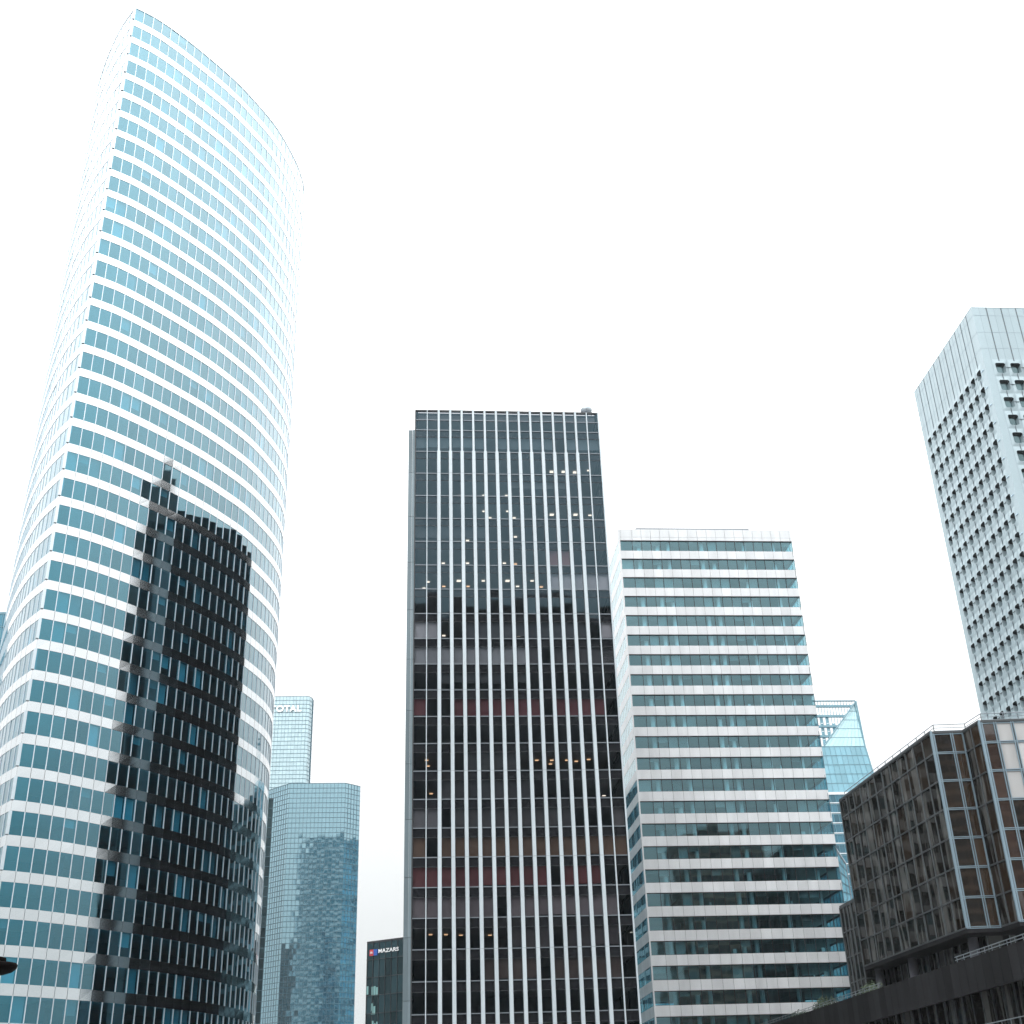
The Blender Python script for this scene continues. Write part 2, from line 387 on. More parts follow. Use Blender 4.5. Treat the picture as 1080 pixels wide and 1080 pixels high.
# dark joint backing, mullions, slabs and core
m = MB()
for zt in ticks: m.band(A_plan, max(zt - 1.11, 0.03), zt - 0.01, -0.2, -0.13, closed=True)
m.build('panel_backing', 'joint', A)
for k, zt in enumerate(ticks):
    z1 = (zt + 2.492) if k else 153.38
    for i in range(nA):
        a, b, c = A_plan[i - 1], A_plan[i], A_plan[(i + 1) % nA]
        u = lerp(b, a, 0.045 / math.dist(a, b)); v = lerp(b, c, 0.045 / math.dist(b, c))
        mull.seg(u, v, zt, z1, -0.14, 0.02)
mull.build('mullions', 'mullion', A)
def floors(parent, plan, zs, th, ins, slabmat='slab'):
    P = offset(plan, -ins, True)
    for z in zs:
        m = MB(); m.prism(P, z - th, z); m.build('floor_slab', slabmat, parent)
floors(A, A_plan, [zt - 0.9 for zt in ticks], 0.3, 0.3)
m = MB(); m.prism(offset(A_plan, -7, True), 0, 150, g(1)); m.build('core', 'core', A)
m = MB(); m.band(A_plan, 153.38, A_H, -0.5, 0.03, closed=True); m.build('roof_parapet', 'steel', A)
m = MB(); m.prism(offset(A_plan, -0.5, True), 153.6, 153.9); m.build('roof', 'concrete', A)
pr = A_plan[0]
for zt, z1 in [(t, t + 2.492) for t in ticks[1:]] + [(151.0, 153.38)]:
    m = MB(); m.seg((pr[0] - .12, pr[1] - .10), (pr[0] + .16, pr[1] + .05), zt + 0.03, z1 - 0.03, -0.2, 0.05)
    m.build('corner_post', 'mullion', A)
for zt in ticks:
    m = MB(); m.box(pr[0] - .12, pr[0] + .12, pr[1] - .14, pr[1] + .1, zt - 0.05, zt + 0.03)
    m.build('corner_bracket', 'joint', A)
e = A_front[-1]
m = MB()
m.seg((e[0] - 0.1, e[1] - 0.1), (e[0] - .35, e[1] + 1.6), 0, 152, -0.4, 0.22); m.build('end_fin', 'steel', A)
panes.build('window', 'glassA', A)
blinds.build('blind', 'blind', A)

# ------------------------------------------------------------------ B: dark tower with pale fins
ub = (math.cos(R(5.3)), math.sin(R(5.3))); nb = (ub[1], -ub[0])
B0 = (-12.25, 139.61); BW, BD, B_H = 24.14, 40.8, 88.43
def bp(s, d=0.0): return (B0[0] + ub[0] * s - nb[0] * d, B0[1] + ub[1] * s - nb[1] * d)
B = thing('dark_glass_tower', 'dark glass tower with tall pale vertical fins, in the middle', 'skyscraper', (*bp(BW / 2, BD / 2), 0))
NB = 16; bay = BW / NB
trans = [85.44 - 3.2375 * k for k in range(27)]        # light transom lines
def bayx(i): return bp(i * bay)
Bplan = [bp(0), bp(BW), bp(BW, BD), bp(0, BD)]
panes, blinds = Repeats(), Repeats()
span = MB(); tr = MB(); thin = MB(); sidew = Repeats(); trs = MB(); spanS = MB(); spanF = {}
levels = [(B_H, 86.98), (86.98, 85.44)]
sides = [(split(bp(0), bp(BW), NB), 0), (split(bp(BW), bp(BW, BD), 22), 1), (split(bp(BW, BD), bp(0, BD), NB), 2), (split(bp(0, BD), bp(0), 22), 3)]
for path, sd_ in sides:
    n = len(path) - 1
    for i in range(n):
        p, q = path[i], path[i + 1]
        for a, b in levels: (sidew if sd_ else panes).add(pane_pts(p, q, b, a, -0.06, 0.004), shade(0.9, 1.05))
        for zt in trans:
            (spanS if sd_ else spanF.setdefault(zt, MB())).pane(p, q, zt - 1.02, zt, -0.06, shade(0.8, 1.2), 0.003)
            (sidew if sd_ else panes).add(pane_pts(p, q, max(zt - 3.2375, 0), zt - 1.02, -0.06, 0.004), shade(0.9, 1.08))
    for zt in trans + [86.98]:
        if sd_: trs.band(path, zt - 0.05, zt + 0.05, -0.1, 0.05)
        else:
            tr = MB(); tr.band(path, zt - 0.05, zt + 0.05, -0.1, 0.05); tr.build('transom', 'alu_dull', B)
    thin.band(path, B_H - 0.12, B_H + 0.1, -0.3, 0.06)
    for zt in trans: thin.band(path, zt - 1.05, zt - 1.01, -0.1, -0.02)
[sm_.build('spandrel_glass', 'black', B) for sm_ in spanF.values()]; spanS.build('side_spandrel_glass', 'sideB', B); sidew.build('side_window', 'sideB', B); trs.build('side_transom', 'dark', B); thin.build('dark_frame', 'dark', B)
# fins
for k in range(2, 15):
    m = MB()
    c = bp(k * bay)
    def fin(w_, z0, z1, dep):
        m.seg(bp(k * bay - w_ / 2), bp(k * bay + w_ / 2), z0, z1, -0.1, dep)
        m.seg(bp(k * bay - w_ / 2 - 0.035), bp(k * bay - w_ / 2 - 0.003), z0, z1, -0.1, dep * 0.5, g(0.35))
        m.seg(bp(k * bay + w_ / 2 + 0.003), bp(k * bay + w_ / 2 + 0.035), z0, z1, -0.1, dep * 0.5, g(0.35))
    fin(0.25, 82.2, B_H + 0.12, 0.22); fin(0.40, 0, 82.17, 0.34)
    for j in range(8):
        z = 78.9 - j * 9.71; m.seg(bp(k * bay - 0.205), bp(k * bay + 0.205), z, z + 0.04, -0.05, 0.346, g(0.55))
    m.build('fin', 'alu', B)
m = MB()
for k, wd in ((1, 0.1), (15, 0.14)): m.seg(bp(k * bay - wd / 2), bp(k * bay + wd / 2), 0, B_H, -0.1, 0.16)
m.build('mullions', 'alu', B); m = MB()
for k in (3, 6, 9, 12, 15, 18, 21):
    a = bp(BW, BD * k / 22); m.seg(a, bp(BW, BD * k / 22 + .12), 0, B_H, -0.1, 0.1)
    a = bp(0, BD * k / 22 + .12); m.seg(a, bp(0, BD * k / 22), 0, B_H, -0.1, 0.1)
m.build('side_mullions', 'dark', B)
m = MB(); m.seg(bp(BW - 0.02), bp(BW + 0.16), 0, B_H, -0.3, 0.10); m.build('corner_trim', 'alu', B)
m = MB(); m.seg(bp(-0.10), bp(0.04), 0, B_H, -0.3, 0.08); m.build('corner_trim', 'dark', B)
# grey panelled pier on the left side
m = MB()
for j in range(14):
    z1 = 87.07 - j * 6.475; z0 = max(z1 - 6.43, 0)
    if z1 <= 0: break
    a, b_ = bp(-0.91, 2.8), bp(-0.09, 2.8)
    m.seg(lerp(a, b_, 0), lerp(a, b_, 0.62), z0, z1, -3.2, 0.0, shade(0.9, 1.1))
    m.seg(lerp(a, b_, 0.64), lerp(a, b_, 1.0), z0, z1, -3.2, 0.05, shade(1.2, 1.35))
m.build('side_pier', 'greypanel', B)
# interior
floors(B, Bplan, [zt - 0.1 for zt in trans] + [87.95], 0.87, 0.35)
m = MB(); m.prism(offset(Bplan, -8, True), 0, 87.9); m.build('core', 'core', B)
m = MB(); m.prism(offset(Bplan, -0.3, True), 88.0, 88.2); broof = m.build('roof', 'concrete', B)
m = MB(); m.prism([bp(0.5, 4.7), bp(BW - 0.6, 4.7), bp(BW - 0.6, BD - .4), bp(0.5, BD - .4)], 88.25, 90.9)
for k in range(27): m.seg(bp(.5, BD - .4 - k * 1.3), bp(.5, BD - 1.2 - k * 1.3), 88.3, 90.7, -.1, .08)
m.build('plant_room', 'soffit', broof)
# blinds: (floor index below transom k, first bay, last bay, colour)
BL = [(0, 0, 16, (.42, .55, .58), .55, .7), (2, 8, 13, (.5, .52, .52), .5, .4), (5, 11, 13, (1.0, .55, .55), .55, 1.0), (6, 11, 16, (.95, .88, .88), .9, 1.0),
      (8, 0, 2, (.95, .92, .92), .9, 1.0), (8, 3, 14, (.40, .43, .46), .5, .9), (8, 15, 16, (.95, .9, .9), .9, 1.), (9, 0, 9, (.85, .85, .86), .8, 1.0), (9, 9, 16, (.40, .38, .39), .5, .9), (9, 15, 16, (.9, .86, .86), .8, 1.), (10, 2, 9, (.3, .32, .33), .5, .6),
      (11, 0, 15, (.62, .22, .24), .55, 1.0), (13, 4, 8, (.28, .28, .28), .5, 1.0), (14, 2, 9, (.26, .26, .27), .5, 1.0),
      (15, 0, 2, (.8, .76, .76), .45, 1.0), (15, 3, 12, (.35, .33, .33), .5, 1.0), (15, 15, 16, (.5, .46, .45), .4, 1), (16, 0, 16, (.60, .38, .26), .52, 1.0), (17, 0, 14, (.62, .22, .22), .52, 1.0),
      (18, 0, 15, (.70, .58, .58), .55, 1.0), (19, 7, 15, (.30, .26, .26), .5, 1.0), (20, 5, 15, (.40, .30, .26), .5, 1.0), (22, 6, 12, (.3, .2, .16), .4, 1.), (4, 0, 6, (.3, .34, .36), .5, .7)]
for k, a, b_, c, al, hgt in BL:
    zt = trans[k]
    for i in range(a, b_):
        if al < .6 and random.random() < 0.12: continue
        h = hgt * random.choice([1, 1, 1, .97, .9]); v = random.uniform(.88, 1.1) * al * 2.6
        blinds.add(pane_pts(bp((i + .04) * bay), bp((i + .96) * bay), zt - 1.02 - 2.2 * h, zt - 1.02, -0.30), tuple(x * v for x in c))
panes.build('window', 'glassB', B); blinds.build('blind', 'blind', B)
# ceiling lights, each hung under its own ceiling
LP = [(655, 315, 1), (700, 315, 1), (743, 317, 1), (795, 310, 0), (655, 478, 1), (745, 478, 1), (613, 500, 0), (800, 480, 0), (790, 500, 0), (306, 408, 0), (397, 405, 0), (485, 407, 1), (420, 490, 0), (512, 490, 0), (398, 465, 0), (488, 465, 0),
      (298, 560, 1), (298, 582, 0), (243, 582, 0), (335, 576, 0), (517, 562, 0), (243, 662, 0), (335, 662, 0), (475, 662, 0), (517, 665, 2), (185, 733, 0), (170, 757, 0), (302, 729, 1), (245, 750, 2), (337, 750, 2), (395, 729, 0), (487, 729, 1), (525, 750, 0), (580, 729, 0), (615, 752, 2),
      (245, 937, 0), (530, 915, 0), (530, 937, 0), (678, 915, 0), (672, 937, 0), (595, 937, 0)]
LQ = [(180, 78, 2), (185, 100, 2), (197, 205, 2), (400, 78, 2), (400, 90, 2), (400, 102, 2), (458, 83, 2), (498, 78, 2), (498, 90, 2), (598, 78, 2), (655, 78, 2), (650, 92, 2), (712, 78, 2), (748, 82, 2), (795, 75, 2), (398, 187, 2), (398, 208, 2), (458, 187, 2), (510, 208, 2), (853, 212, 0),
      (740, 733, 0), (735, 748, 2), (850, 742, 0), (905, 732, 0), (838, 755, 0), (195, 740, 2), (253, 740, 2), (310, 742, 2), (420, 742, 2), (515, 742, 2)]
for x, y, w_ in [(400 + a / 3.6, 410 + b / 3.6, c) for a, b, c in LP] + [(400 + a / 3.6, 780 + b / 3.6, c) for a, b, c in LQ]:
    d = ray(x, y); n2 = Vector((nb[0], nb[1], 0))
    t0 = (Vector((*B0, 0)) - CAMPOS).dot(n2) / d.dot(n2); z0 = CAMPOS.z + d.z * t0
    cz = min([zt - 1.04 for zt in trans if zt - 1.04 > z0 + 0.12], default=None)
    if cz is None: continue
    t1 = (cz - CAMPOS.z) / d.z; P = CAMPOS + d * t1
    depth = -(P - Vector((*B0, 0))).dot(n2)
    if depth > 7.5:
        t1 = t0 + 3.0; P = CAMPOS + d * t1
    m = MB(); s1, s2 = (0.26, 0.24) if w_ == 1 else (0.20, 0.14)
    q = (P.x, P.y)
    m.seg((q[0] - ub[0] * s1, q[1] - ub[1] * s1), (q[0] + ub[0] * s1, q[1] + ub[1] * s1), P.z - 0.06, P.z - 0.01, -s2, s2)
    m.build('ceiling_light', 'lamp_warm' if w_ == 2 else 'lamp_white', B)
# dome and mast on the roof edge
m = MB(); c = bp(23.1, 2.4)
m.lathe([(0.02, 89.75), (0.42, 89.8), (0.72, 90.05), (0.80, 90.4), (0.68, 90.68), (0.42, 90.9), (0.02, 91.0)], c[0], c[1], 20)
aerial = thing('roof_aerial', 'small pale round aerial on the roof edge of the dark finned tower', 'aerial', (*c, 88.2))
m.build('aerial_dome', 'alu', aerial, True)
m = MB(); m.tube((c[0], c[1], 88.2), (c[0], c[1], 89.9), 0.14, 8); m.tube((c[0] + .9, c[1], 88.2), (c[0] + .5, c[1], 90.1), 0.05); m.build('mast', 'alu_dull', aerial)

# ------------------------------------------------------------------ C: tower with white bands
uc = (math.cos(R(5.08)), math.sin(R(5.08))); nc = (uc[1], -uc[0])
C0 = (17.88, 189.08); CW, CD, C_H = 29.79, 17.0, 94.28
def cpn(s, d=0.0): return (C0[0] + uc[0] * s - nc[0] * d, C0[1] + uc[1] * s - nc[1] * d)
Ct = thing('white_banded_tower', 'office block with even white bands and teal glass, right of the dark finned tower', 'office building', (*cpn(CW / 2, CD / 2), 0))
bays = [0, 2.25] + [2.25 + (CW - 2.25 - 0.35) * i / 17 for i in range(1, 18)]
cf = [cpn(0.2)] + [cpn(s) for s in bays[1:]]
cr_ = split(cpn(CW), cpn(CW, CD), 11); cb = split(cpn(CW, CD), cpn(0, CD), 18); cl = split(cpn(0, CD), cpn(0), 11)
Cplan = [cpn(0), cpn(CW), cpn(CW, CD), cpn(0, CD)]
panes, blinds = Repeats(), Repeats(); mull = MB(); edges = MB()
topw = 1.65 + 190.0 * 0.47656
for k in range(27):
    zt = topw - 3.4 * k; zb = zt - 1.95
    if zt < 1: break
    m = MB(); zlo = max(zb - 1.45, 0.02)
    for path in (cf, cr_, cb, cl):
        pts = [cpn(0)] + path[1:-1] + [cpn(CW)] if path is cf else path
        for i in range(len(pts) - 1):
            p, q = pts[i], pts[i + 1]; d = 0.022 / math.dist(p, q)
            m.seg(lerp(p, q, d), lerp(p, q, 1 - d), zlo, zb, -0.10, 0.0, shade(0.90, 1.05), jit=0.004)
    m.build('spandrel_band', 'white', Ct)
    m = None
    if zb <= 0: continue
    for path in (cf, cr_, cb, cl):
        n = len(path) - 1
        for i in range(n):
            p, q = path[i], path[i + 1]
            fl = path is cl or path is cr_
            panes.add(pane_pts(p, q, max(zb, 0), zt, -0.015 if fl else -0.22, 0.002 if fl else 0.004), shade(0.88, 1.1))
            if fl:
                mull.seg(lerp(p, q, -0.012), lerp(p, q, 0.012), zb, zt, -0.08, -0.008, g(3)); continue
            mull.seg(lerp(p, q, -0.03 / math.dist(p, q)), lerp(p, q, 0.03 / math.dist(p, q)), zb, zt, -0.26, -0.12)
        fl = path is cl or path is cr_
        edges.band(path, zt - (.04 if fl else 0.10), zt, -0.3, -0.01 if fl else -0.05); edges.band(path, zb, zb + 0.05, -0.3, -0.15)
    for i in range(18):
        r = random.random()
        if r < 0.26:
            p, q = cf[i], cf[i + 1]; h = random.choice([1, .3, .5, .4, 1]) * 1.9
            blinds.add(pane_pts(lerp(p, q, .05), lerp(p, q, .95), zt - h, zt, -0.45), shade(0.15, 0.55))
# topmost fascia
m = MB()
for path in ([cpn(0)] + cf[1:-1] + [cpn(CW)], cr_, cb, cl):
    for i in range(len(path) - 1):
        p, q = path[i], path[i + 1]; d = 0.022 / math.dist(p, q)
        m.seg(lerp(p, q, d), lerp(p, q, 1 - d), topw + 0.62, C_H, -0.3, 0.0, shade(0.96, 1.02)); m.seg(lerp(p, q, d), lerp(p, q, 1 - d), topw, topw + 0.58, -0.3, 0.0, shade(0.96, 1.02))
m.build('roof_fascia', 'white', Ct)
m = MB()
for k in range(27):
    zt = topw - 3.4 * k - 1.95
    if zt > 1.5:
        for path in (cf, cr_, cb, cl): m.band(path, zt - 1.44, zt - 0.02, -0.2, -0.11)
for path in (cf, cr_, cb, cl): m.band(path, topw + .01, C_H - .05, -0.36, -0.31)
m.build('panel_backing', 'joint', Ct)
mull.build('mullions', 'dark', Ct); edges.build('window_frame', 'dark', Ct)
m = MB(); m.seg(cpn(0), cpn(0.2), 0, C_H - 0.02, -0.3, 0.03); m.build('corner_trim', 'white', Ct)
floors(Ct, Cplan, [topw - 3.4 * k - 2.1 for k in range(27) if topw - 3.4 * k > 3] + [topw + 1.3], 1.2, 0.5)
m = MB(); m.prism([cpn(6, 6), cpn(CW - 6, 6), cpn(CW - 6, CD - 4), cpn(6, CD - 4)], 0, 92); m.build('core', 'core', Ct)
for s in (6.6, 8.5, 14.2, 16.1, 21.5, 26.6, 3.4):
    m = MB(); a = cpn(s, 1.0); m.tube((*a, 0), (*a, 92), 0.34, 14); m.build('column', 'column', Ct, True)
m = MB(); m.prism([cpn(3.8, 4), cpn(23.8, 4), cpn(23.8, 13), cpn(3.8, 13)], 93.6, 96.5); m.build('roof_plant_room', 'alu_dull', Ct)
m = MB(); m.prism(offset(Cplan, -0.32, True), 93.4, 93.7); m.build('roof', 'concrete', Ct)
# things on the sills inside
m = Repeats()
for k in range(8, 26):
    zb = topw - 3.4 * k - 1.95
    if zb < 3: continue
    for _ in range(random.choice([0, 1, 2, 3])):
        s = random.uniform(1, CW - 1.5); w_ = random.uniform(.2, .6); h = random.uniform(.25, .8)
        m.add(pane_pts(cpn(s), cpn(s + w_), zb, zb + h, -0.7), shade(.6, 1.3))
m.build('folder_stack', 'column', Ct)
panes.build('window', 'glassC', Ct); blinds.build('blind', 'blind', Ct)

# ------------------------------------------------------------------ D: pale tower with rounded windows
D_H = 124.68
d0, d1 = (78.0, 171.05), (75.65, 197.31)
du = (math.cos(R(4.6)), math.sin(R(4.6)))
Dt = thing('pale_punched_tower', 'pale metal clad tower with rows of small rounded windows, cut by the right edge', 'skyscraper', (90, 184, 0))
d2 = (d0[0] + du[0] * 40.8, d0[1] + du[1] * 40.8); d3 = (d1[0] + du[0] * 40.8, d1[1] + du[1] * 40.8)
def rrect(w_, h, r, n=3, taper=0.0):
    pts = []
    for cx, cy, a0 in ((w_ / 2 - r, h / 2 - r, 0), (-w_ / 2 + r, h / 2 - r, 90), (-w_ / 2 + r, -h / 2 + r, 180), (w_ / 2 - r, -h / 2 + r, 270)):
        for k in range(n + 1):
            a = R(a0 + 90 * k / n); x = cx + r * math.cos(a); y = cy + r * math.sin(a); pts.append((x * (1 + taper * y / h), y))
    return pts
clad, recess, panes = MB(), MB(), Repeats()
jd = MB()
D_top = 1.65 + 188 * 0.5952        # head of the top row of windows
def dface(p, q, n, pitch, first, ks=1.0):
    L_ = math.dist(p, q); ux, uy = (q[0] - p[0]) / L_, (q[1] - p[1]) / L_; nx, ny = uy, -ux
    def P(s, z, off): return (p[0] + ux * s + nx * off, p[1] + uy * s + ny * off, z)
    cw = (L_ - 2 * first) / n
    zlow = D_top + 0.75 - 35 * pitch
    for e0, e1 in ((0, first), (L_ - first, L_)):
        clad.face([P(e0, 0, 0), P(e1, 0, 0), P(e1, D_H, 0), P(e0, D_H, 0)])
    ring0 = rrect(1.62 * ks, 1.95 * ks, 0.32, 3, 0.12); ring1 = rrect(1.36 * ks, 1.62 * ks, 0.3, 3, 0.12)
    m_ = len(ring0)
    for i in range(n):
        s0 = first + i * cw; s1 = s0 + cw; sc = (s0 + s1) / 2
        clad.face([P(s0, D_top + 0.75, 0), P(s1, D_top + 0.75, 0), P(s1, D_H, 0), P(s0, D_H, 0)], shade(0.97, 1.03))
        clad.face([P(s0, 0, 0), P(s1, 0, 0), P(s1, zlow, 0), P(s0, zlow, 0)])
        for k in range(35):
            z1 = D_top + 0.75 - pitch * k; z0 = z1 - pitch; zc = z1 - 0.75 - 0.98
            t = shade(0.94, 1.05)
            # pillow ring between the square cell and the rounded opening
            outer = []
            for x, y in ring0:
                fx, fy = x / (0.81 * ks), y / (0.975 * ks)
                k_ = max(abs(fx), abs(fy), 1e-6); fx /= k_; fy /= k_
                outer.append((sc + fx * cw / 2, (z0 + z1) / 2 + fy * pitch / 2))
            i0 = len(clad.v)
            for (x, y), (ox, oz) in zip(ring0, outer):
                clad.v.append(P(ox, oz, 0)); clad.v.append(P(sc + x, zc + y, 0.10))
            for a in range(m_):
                b = (a + 1) % m_
                clad.f.append((i0 + 2 * a, i0 + 2 * b, i0 + 2 * b + 1, i0 + 2 * a + 1)); clad.c.append(t)
                # corner filler
                A_, B_ = outer[a], outer[b]
                if abs(A_[0] - B_[0]) > 1e-4 and abs(A_[1] - B_[1]) > 1e-4:
                    cx = A_[0] if abs(abs(A_[0] - sc) - cw / 2) < 1e-4 else B_[0]
                    cz = A_[1] if abs(abs(A_[1] - (z0 + z1) / 2) - pitch / 2) < 1e-4 else B_[1]
                    clad.f.append((i0 + 2 * a, len(clad.v), i0 + 2 * b)); clad.v.append(P(cx, cz, 0)); clad.c.append(t)
            i1 = len(recess.v)
            for (x, y), (x2, y2) in zip(ring0, ring1):
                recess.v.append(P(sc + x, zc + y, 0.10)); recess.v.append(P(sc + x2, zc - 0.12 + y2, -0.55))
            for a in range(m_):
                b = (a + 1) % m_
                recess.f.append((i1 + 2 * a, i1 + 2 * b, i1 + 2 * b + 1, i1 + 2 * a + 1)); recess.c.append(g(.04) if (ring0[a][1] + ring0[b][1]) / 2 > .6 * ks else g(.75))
            panes.add([P(sc + x2 * 1.02, zc - 0.12 + y2 * 1.02, -0.54) for x2, y2 in ring1], shade(0.6, 1.5))
        # vertical joint down the centre line of the windows and between the columns
        jw = .08; jd.hexa([P(sc - jw, D_top + .2, 0.05), P(sc + jw, D_top + .2, 0.05), P(sc + jw, D_top + .2, -0.05), P(sc - jw, D_top + .2, -0.05), P(sc - jw, D_H, 0.05), P(sc + jw, D_H, 0.05), P(sc + jw, D_H, -0.05), P(sc - jw, D_H, -0.05)])
        jd.hexa([P(s0 - 0.02, 0, 0.02), P(s0 + 0.02, 0, 0.02), P(s0 + 0.02, 0, -0.05), P(s0 - 0.02, 0, -0.05), P(s0 - 0.02, D_H, 0.02), P(s0 + 0.02, D_H, 0.02), P(s0 + 0.02, D_H, -0.05), P(s0 - 0.02, D_H, -0.05)], g(2.5))
        for k in range(34):
            zc = D_top - pitch * k; a_, b_ = zc - 1.98, zc - pitch + 0.02
            jd.hexa([P(sc - 0.05, b_, 0.12), P(sc + 0.05, b_, 0.12), P(sc + 0.05, b_, -0.05), P(sc - 0.05, b_, -0.05), P(sc - 0.05, a_, 0.12), P(sc + 0.05, a_, 0.12), P(sc + 0.05, a_, -0.05), P(sc - 0.05, a_, -0.05)])
            zz = zc - 0.85
            jd.hexa([P(sc + .83, zz - .05, 0.12), P(sc + cw - .83, zz - .05, 0.12), P(sc + cw - .83, zz - .05, -0.05), P(sc + .83, zz - .05, -0.05), P(sc + .83, zz + .05, 0.12), P(sc + cw - .83, zz + .05, 0.12), P(sc + cw - .83, zz + .05, -0.05), P(sc + .83, zz + .05, -0.05)], g(1 if i < n - 1 else 6))
    for z in (D_H - 1.6, D_H - 5.0, D_H - 8.2):
        jd.hexa([P(0, z - .03, 0.02), P(L_, z - .03, 0.02), P(L_, z - .03, -0.05), P(0, z - .03, -0.05), P(0, z + .03, 0.02), P(L_, z + .03, 0.02), P(L_, z + .03, -0.05), P(0, z + .03, -0.05)], g(3))
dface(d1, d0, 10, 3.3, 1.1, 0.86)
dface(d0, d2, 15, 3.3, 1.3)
for a, b in ((d2, d3), (d3, d1)):
    clad.face([(*a, 0), (*b, 0), (*b, D_H), (*a, D_H)])
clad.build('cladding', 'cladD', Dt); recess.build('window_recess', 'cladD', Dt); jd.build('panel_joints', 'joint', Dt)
panes.build('window', 'glassD', Dt)
m = MB(); m.prism([d0, d2, d3, d1], D_H - 0.1, D_H + 0.12); m.build('roof', 'cladD', Dt)

# ------------------------------------------------------------------ R: bronze glass block with stepped front
Rt = thing('bronze_glass_block', 'low dark bronze glass block with stepped front and roof rail, lower right', 'office building', (60, 160, 0))
R_H, R_B = 44.54, 21.93
r_far, r0, r1, r2, r3 = (45.6, 178.0), (49.34, 145.63), (53.18, 145.58), (53.85, 141.73), (86.0, 141.0)
Rplan = [r_far, r0, r1, r2, r3, (86, 178)]
lv = [41.93 - 3.333 * k for k in range(7)]; lv[-1] = R_B + 0.05
zsR = [R_H - 0.25] + lv
panes = Repeats(); strk = Repeats(); frm = MB(); frd = MB()
def rface(path, kind):
    tgt = panes if kind else strk
    for i in range(len(path) - 1):
        p, q = path[i], path[i + 1]
        for a, b in zip(zsR, zsR[1:]):
            r = random.random(); c = g(1)
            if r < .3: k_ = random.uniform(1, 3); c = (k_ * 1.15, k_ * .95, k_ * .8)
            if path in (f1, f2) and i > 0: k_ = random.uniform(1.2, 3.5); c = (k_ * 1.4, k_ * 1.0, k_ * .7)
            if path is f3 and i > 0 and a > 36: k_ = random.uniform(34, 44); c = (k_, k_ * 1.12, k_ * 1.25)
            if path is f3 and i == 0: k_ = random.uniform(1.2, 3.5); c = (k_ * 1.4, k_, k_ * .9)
            tgt.add(pane_pts(p, q, b, a, -0.05, 0.012 if kind else 0.03), c)
f1 = [r0, lerp(r0, r1, .64), r1]; f2 = split(r1, r2, 2)
f3 = [r2] + [lerp(r2, r3, (1.85 + i * 2.0) / 32.16) for i in range(15)] + [r3]
left = split(r_far, r0, 12); rface(left, 0)
rface(f1, 1)
rface(f2, 0)
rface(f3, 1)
f4 = split(r3, (86, 178), 12); f5 = split((86, 178), r_far, 14); rface(f4, 0); rface(f5, 0)
for path in (left, f2, f4, f5):
    for i, p in enumerate(path[1:-1] if path is not left else path[:-1]):
        j = path.index(p); q = path[j + 1]; d = math.dist(p, q)
        frd.seg(lerp(p, q, -.05 / d), lerp(p, q, .05 / d), R_B, R_H - .2, -0.1, 0.10, g(1.75))
    for z in zsR: frd.band(path, z - 0.09, z + 0.09, -0.1, 0.055)
for path in (f1, f3):
    for i, p in enumerate(path[1:-1]):
        j = path.index(p); q = path[j + 1]; d = math.dist(p, q)
        for o_ in (-.17, .09): frm.seg(lerp(p, q, o_ / d), lerp(p, q, (o_ + .09) / d), R_B, R_H - .2, -0.1, 0.10)
        frd.seg(lerp(p, q, -.07 / d), lerp(p, q, .08 / d), R_B, R_H - .2, -0.1, 0.04)
    for z in zsR:
        frm.band(path, z + 0.05, z + 0.13, -0.1, 0.07); frm.band(path, z - 0.13, z - 0.05, -0.1, 0.07); frd.band(path, z - .045, z + .045, -.1, .03)
for p in (r0, r2):
    frm.box(p[0] - .10, p[0] + .18, p[1] - .16, p[1] + .12, R_B, R_H + .05); frm.box(p[0] + .28, p[0] + .42, p[1] - .10, p[1] + .05, R_B, R_H)
    frd.box(p[0] + .17, p[0] + .29, p[1] - .06, p[1] + .1, R_B, R_H)
frm.box(r1[0] - .14, r1[0] + .02, r1[1] - .10, r1[1] + .1, R_B, R_H)
panes.build('window', 'bronze', Rt); strk.build('streaked_window', 'streaked', Rt)
frm.build('facade_frame', 'frameR', Rt); frd.build('mullions', 'frameRd', Rt)
m = MB(); m.band([r_far, r0, r1, r2, r3], R_H - .22, R_H + .02, -.4, .13); m.build('roof_edge', 'frameRd', Rt)
m = MB(); m.prism(offset(Rplan, -.35, True), R_H - .35, R_H - .1); rroof = m.build('roof', 'concrete', Rt)
m = MB(); m.prism(offset(Rplan, 0.02, True), R_B - 0.5, R_B); m.build('soffit', 'soffit', Rt)
m = MB(); m.prism(offset(Rplan, -.4, True), R_B + .1, R_H - .4); m.build('core', 'dark', Rt)
# roof railing
m = MB(); rp_ = offset([r_far, r0, r1, r2, r3], -0.9)
for z in (R_H + .35, R_H + .72, R_H + 1.12):
    for a, b in zip(rp_, rp_[1:]): m.tube((*a, z), (*b, z), 0.035 if z < R_H + 1 else .05, 6)
for a, b in zip(rp_, rp_[1:]):
    n = max(1, round(math.dist(a, b) / 2.7))
    for i in range(n + 1):
        c = lerp(a, b, i / n); m.tube((*c, R_H - .1), (*c, R_H + 1.12), 0.05, 6)
m.build('roof_railing', 'rail', rroof)
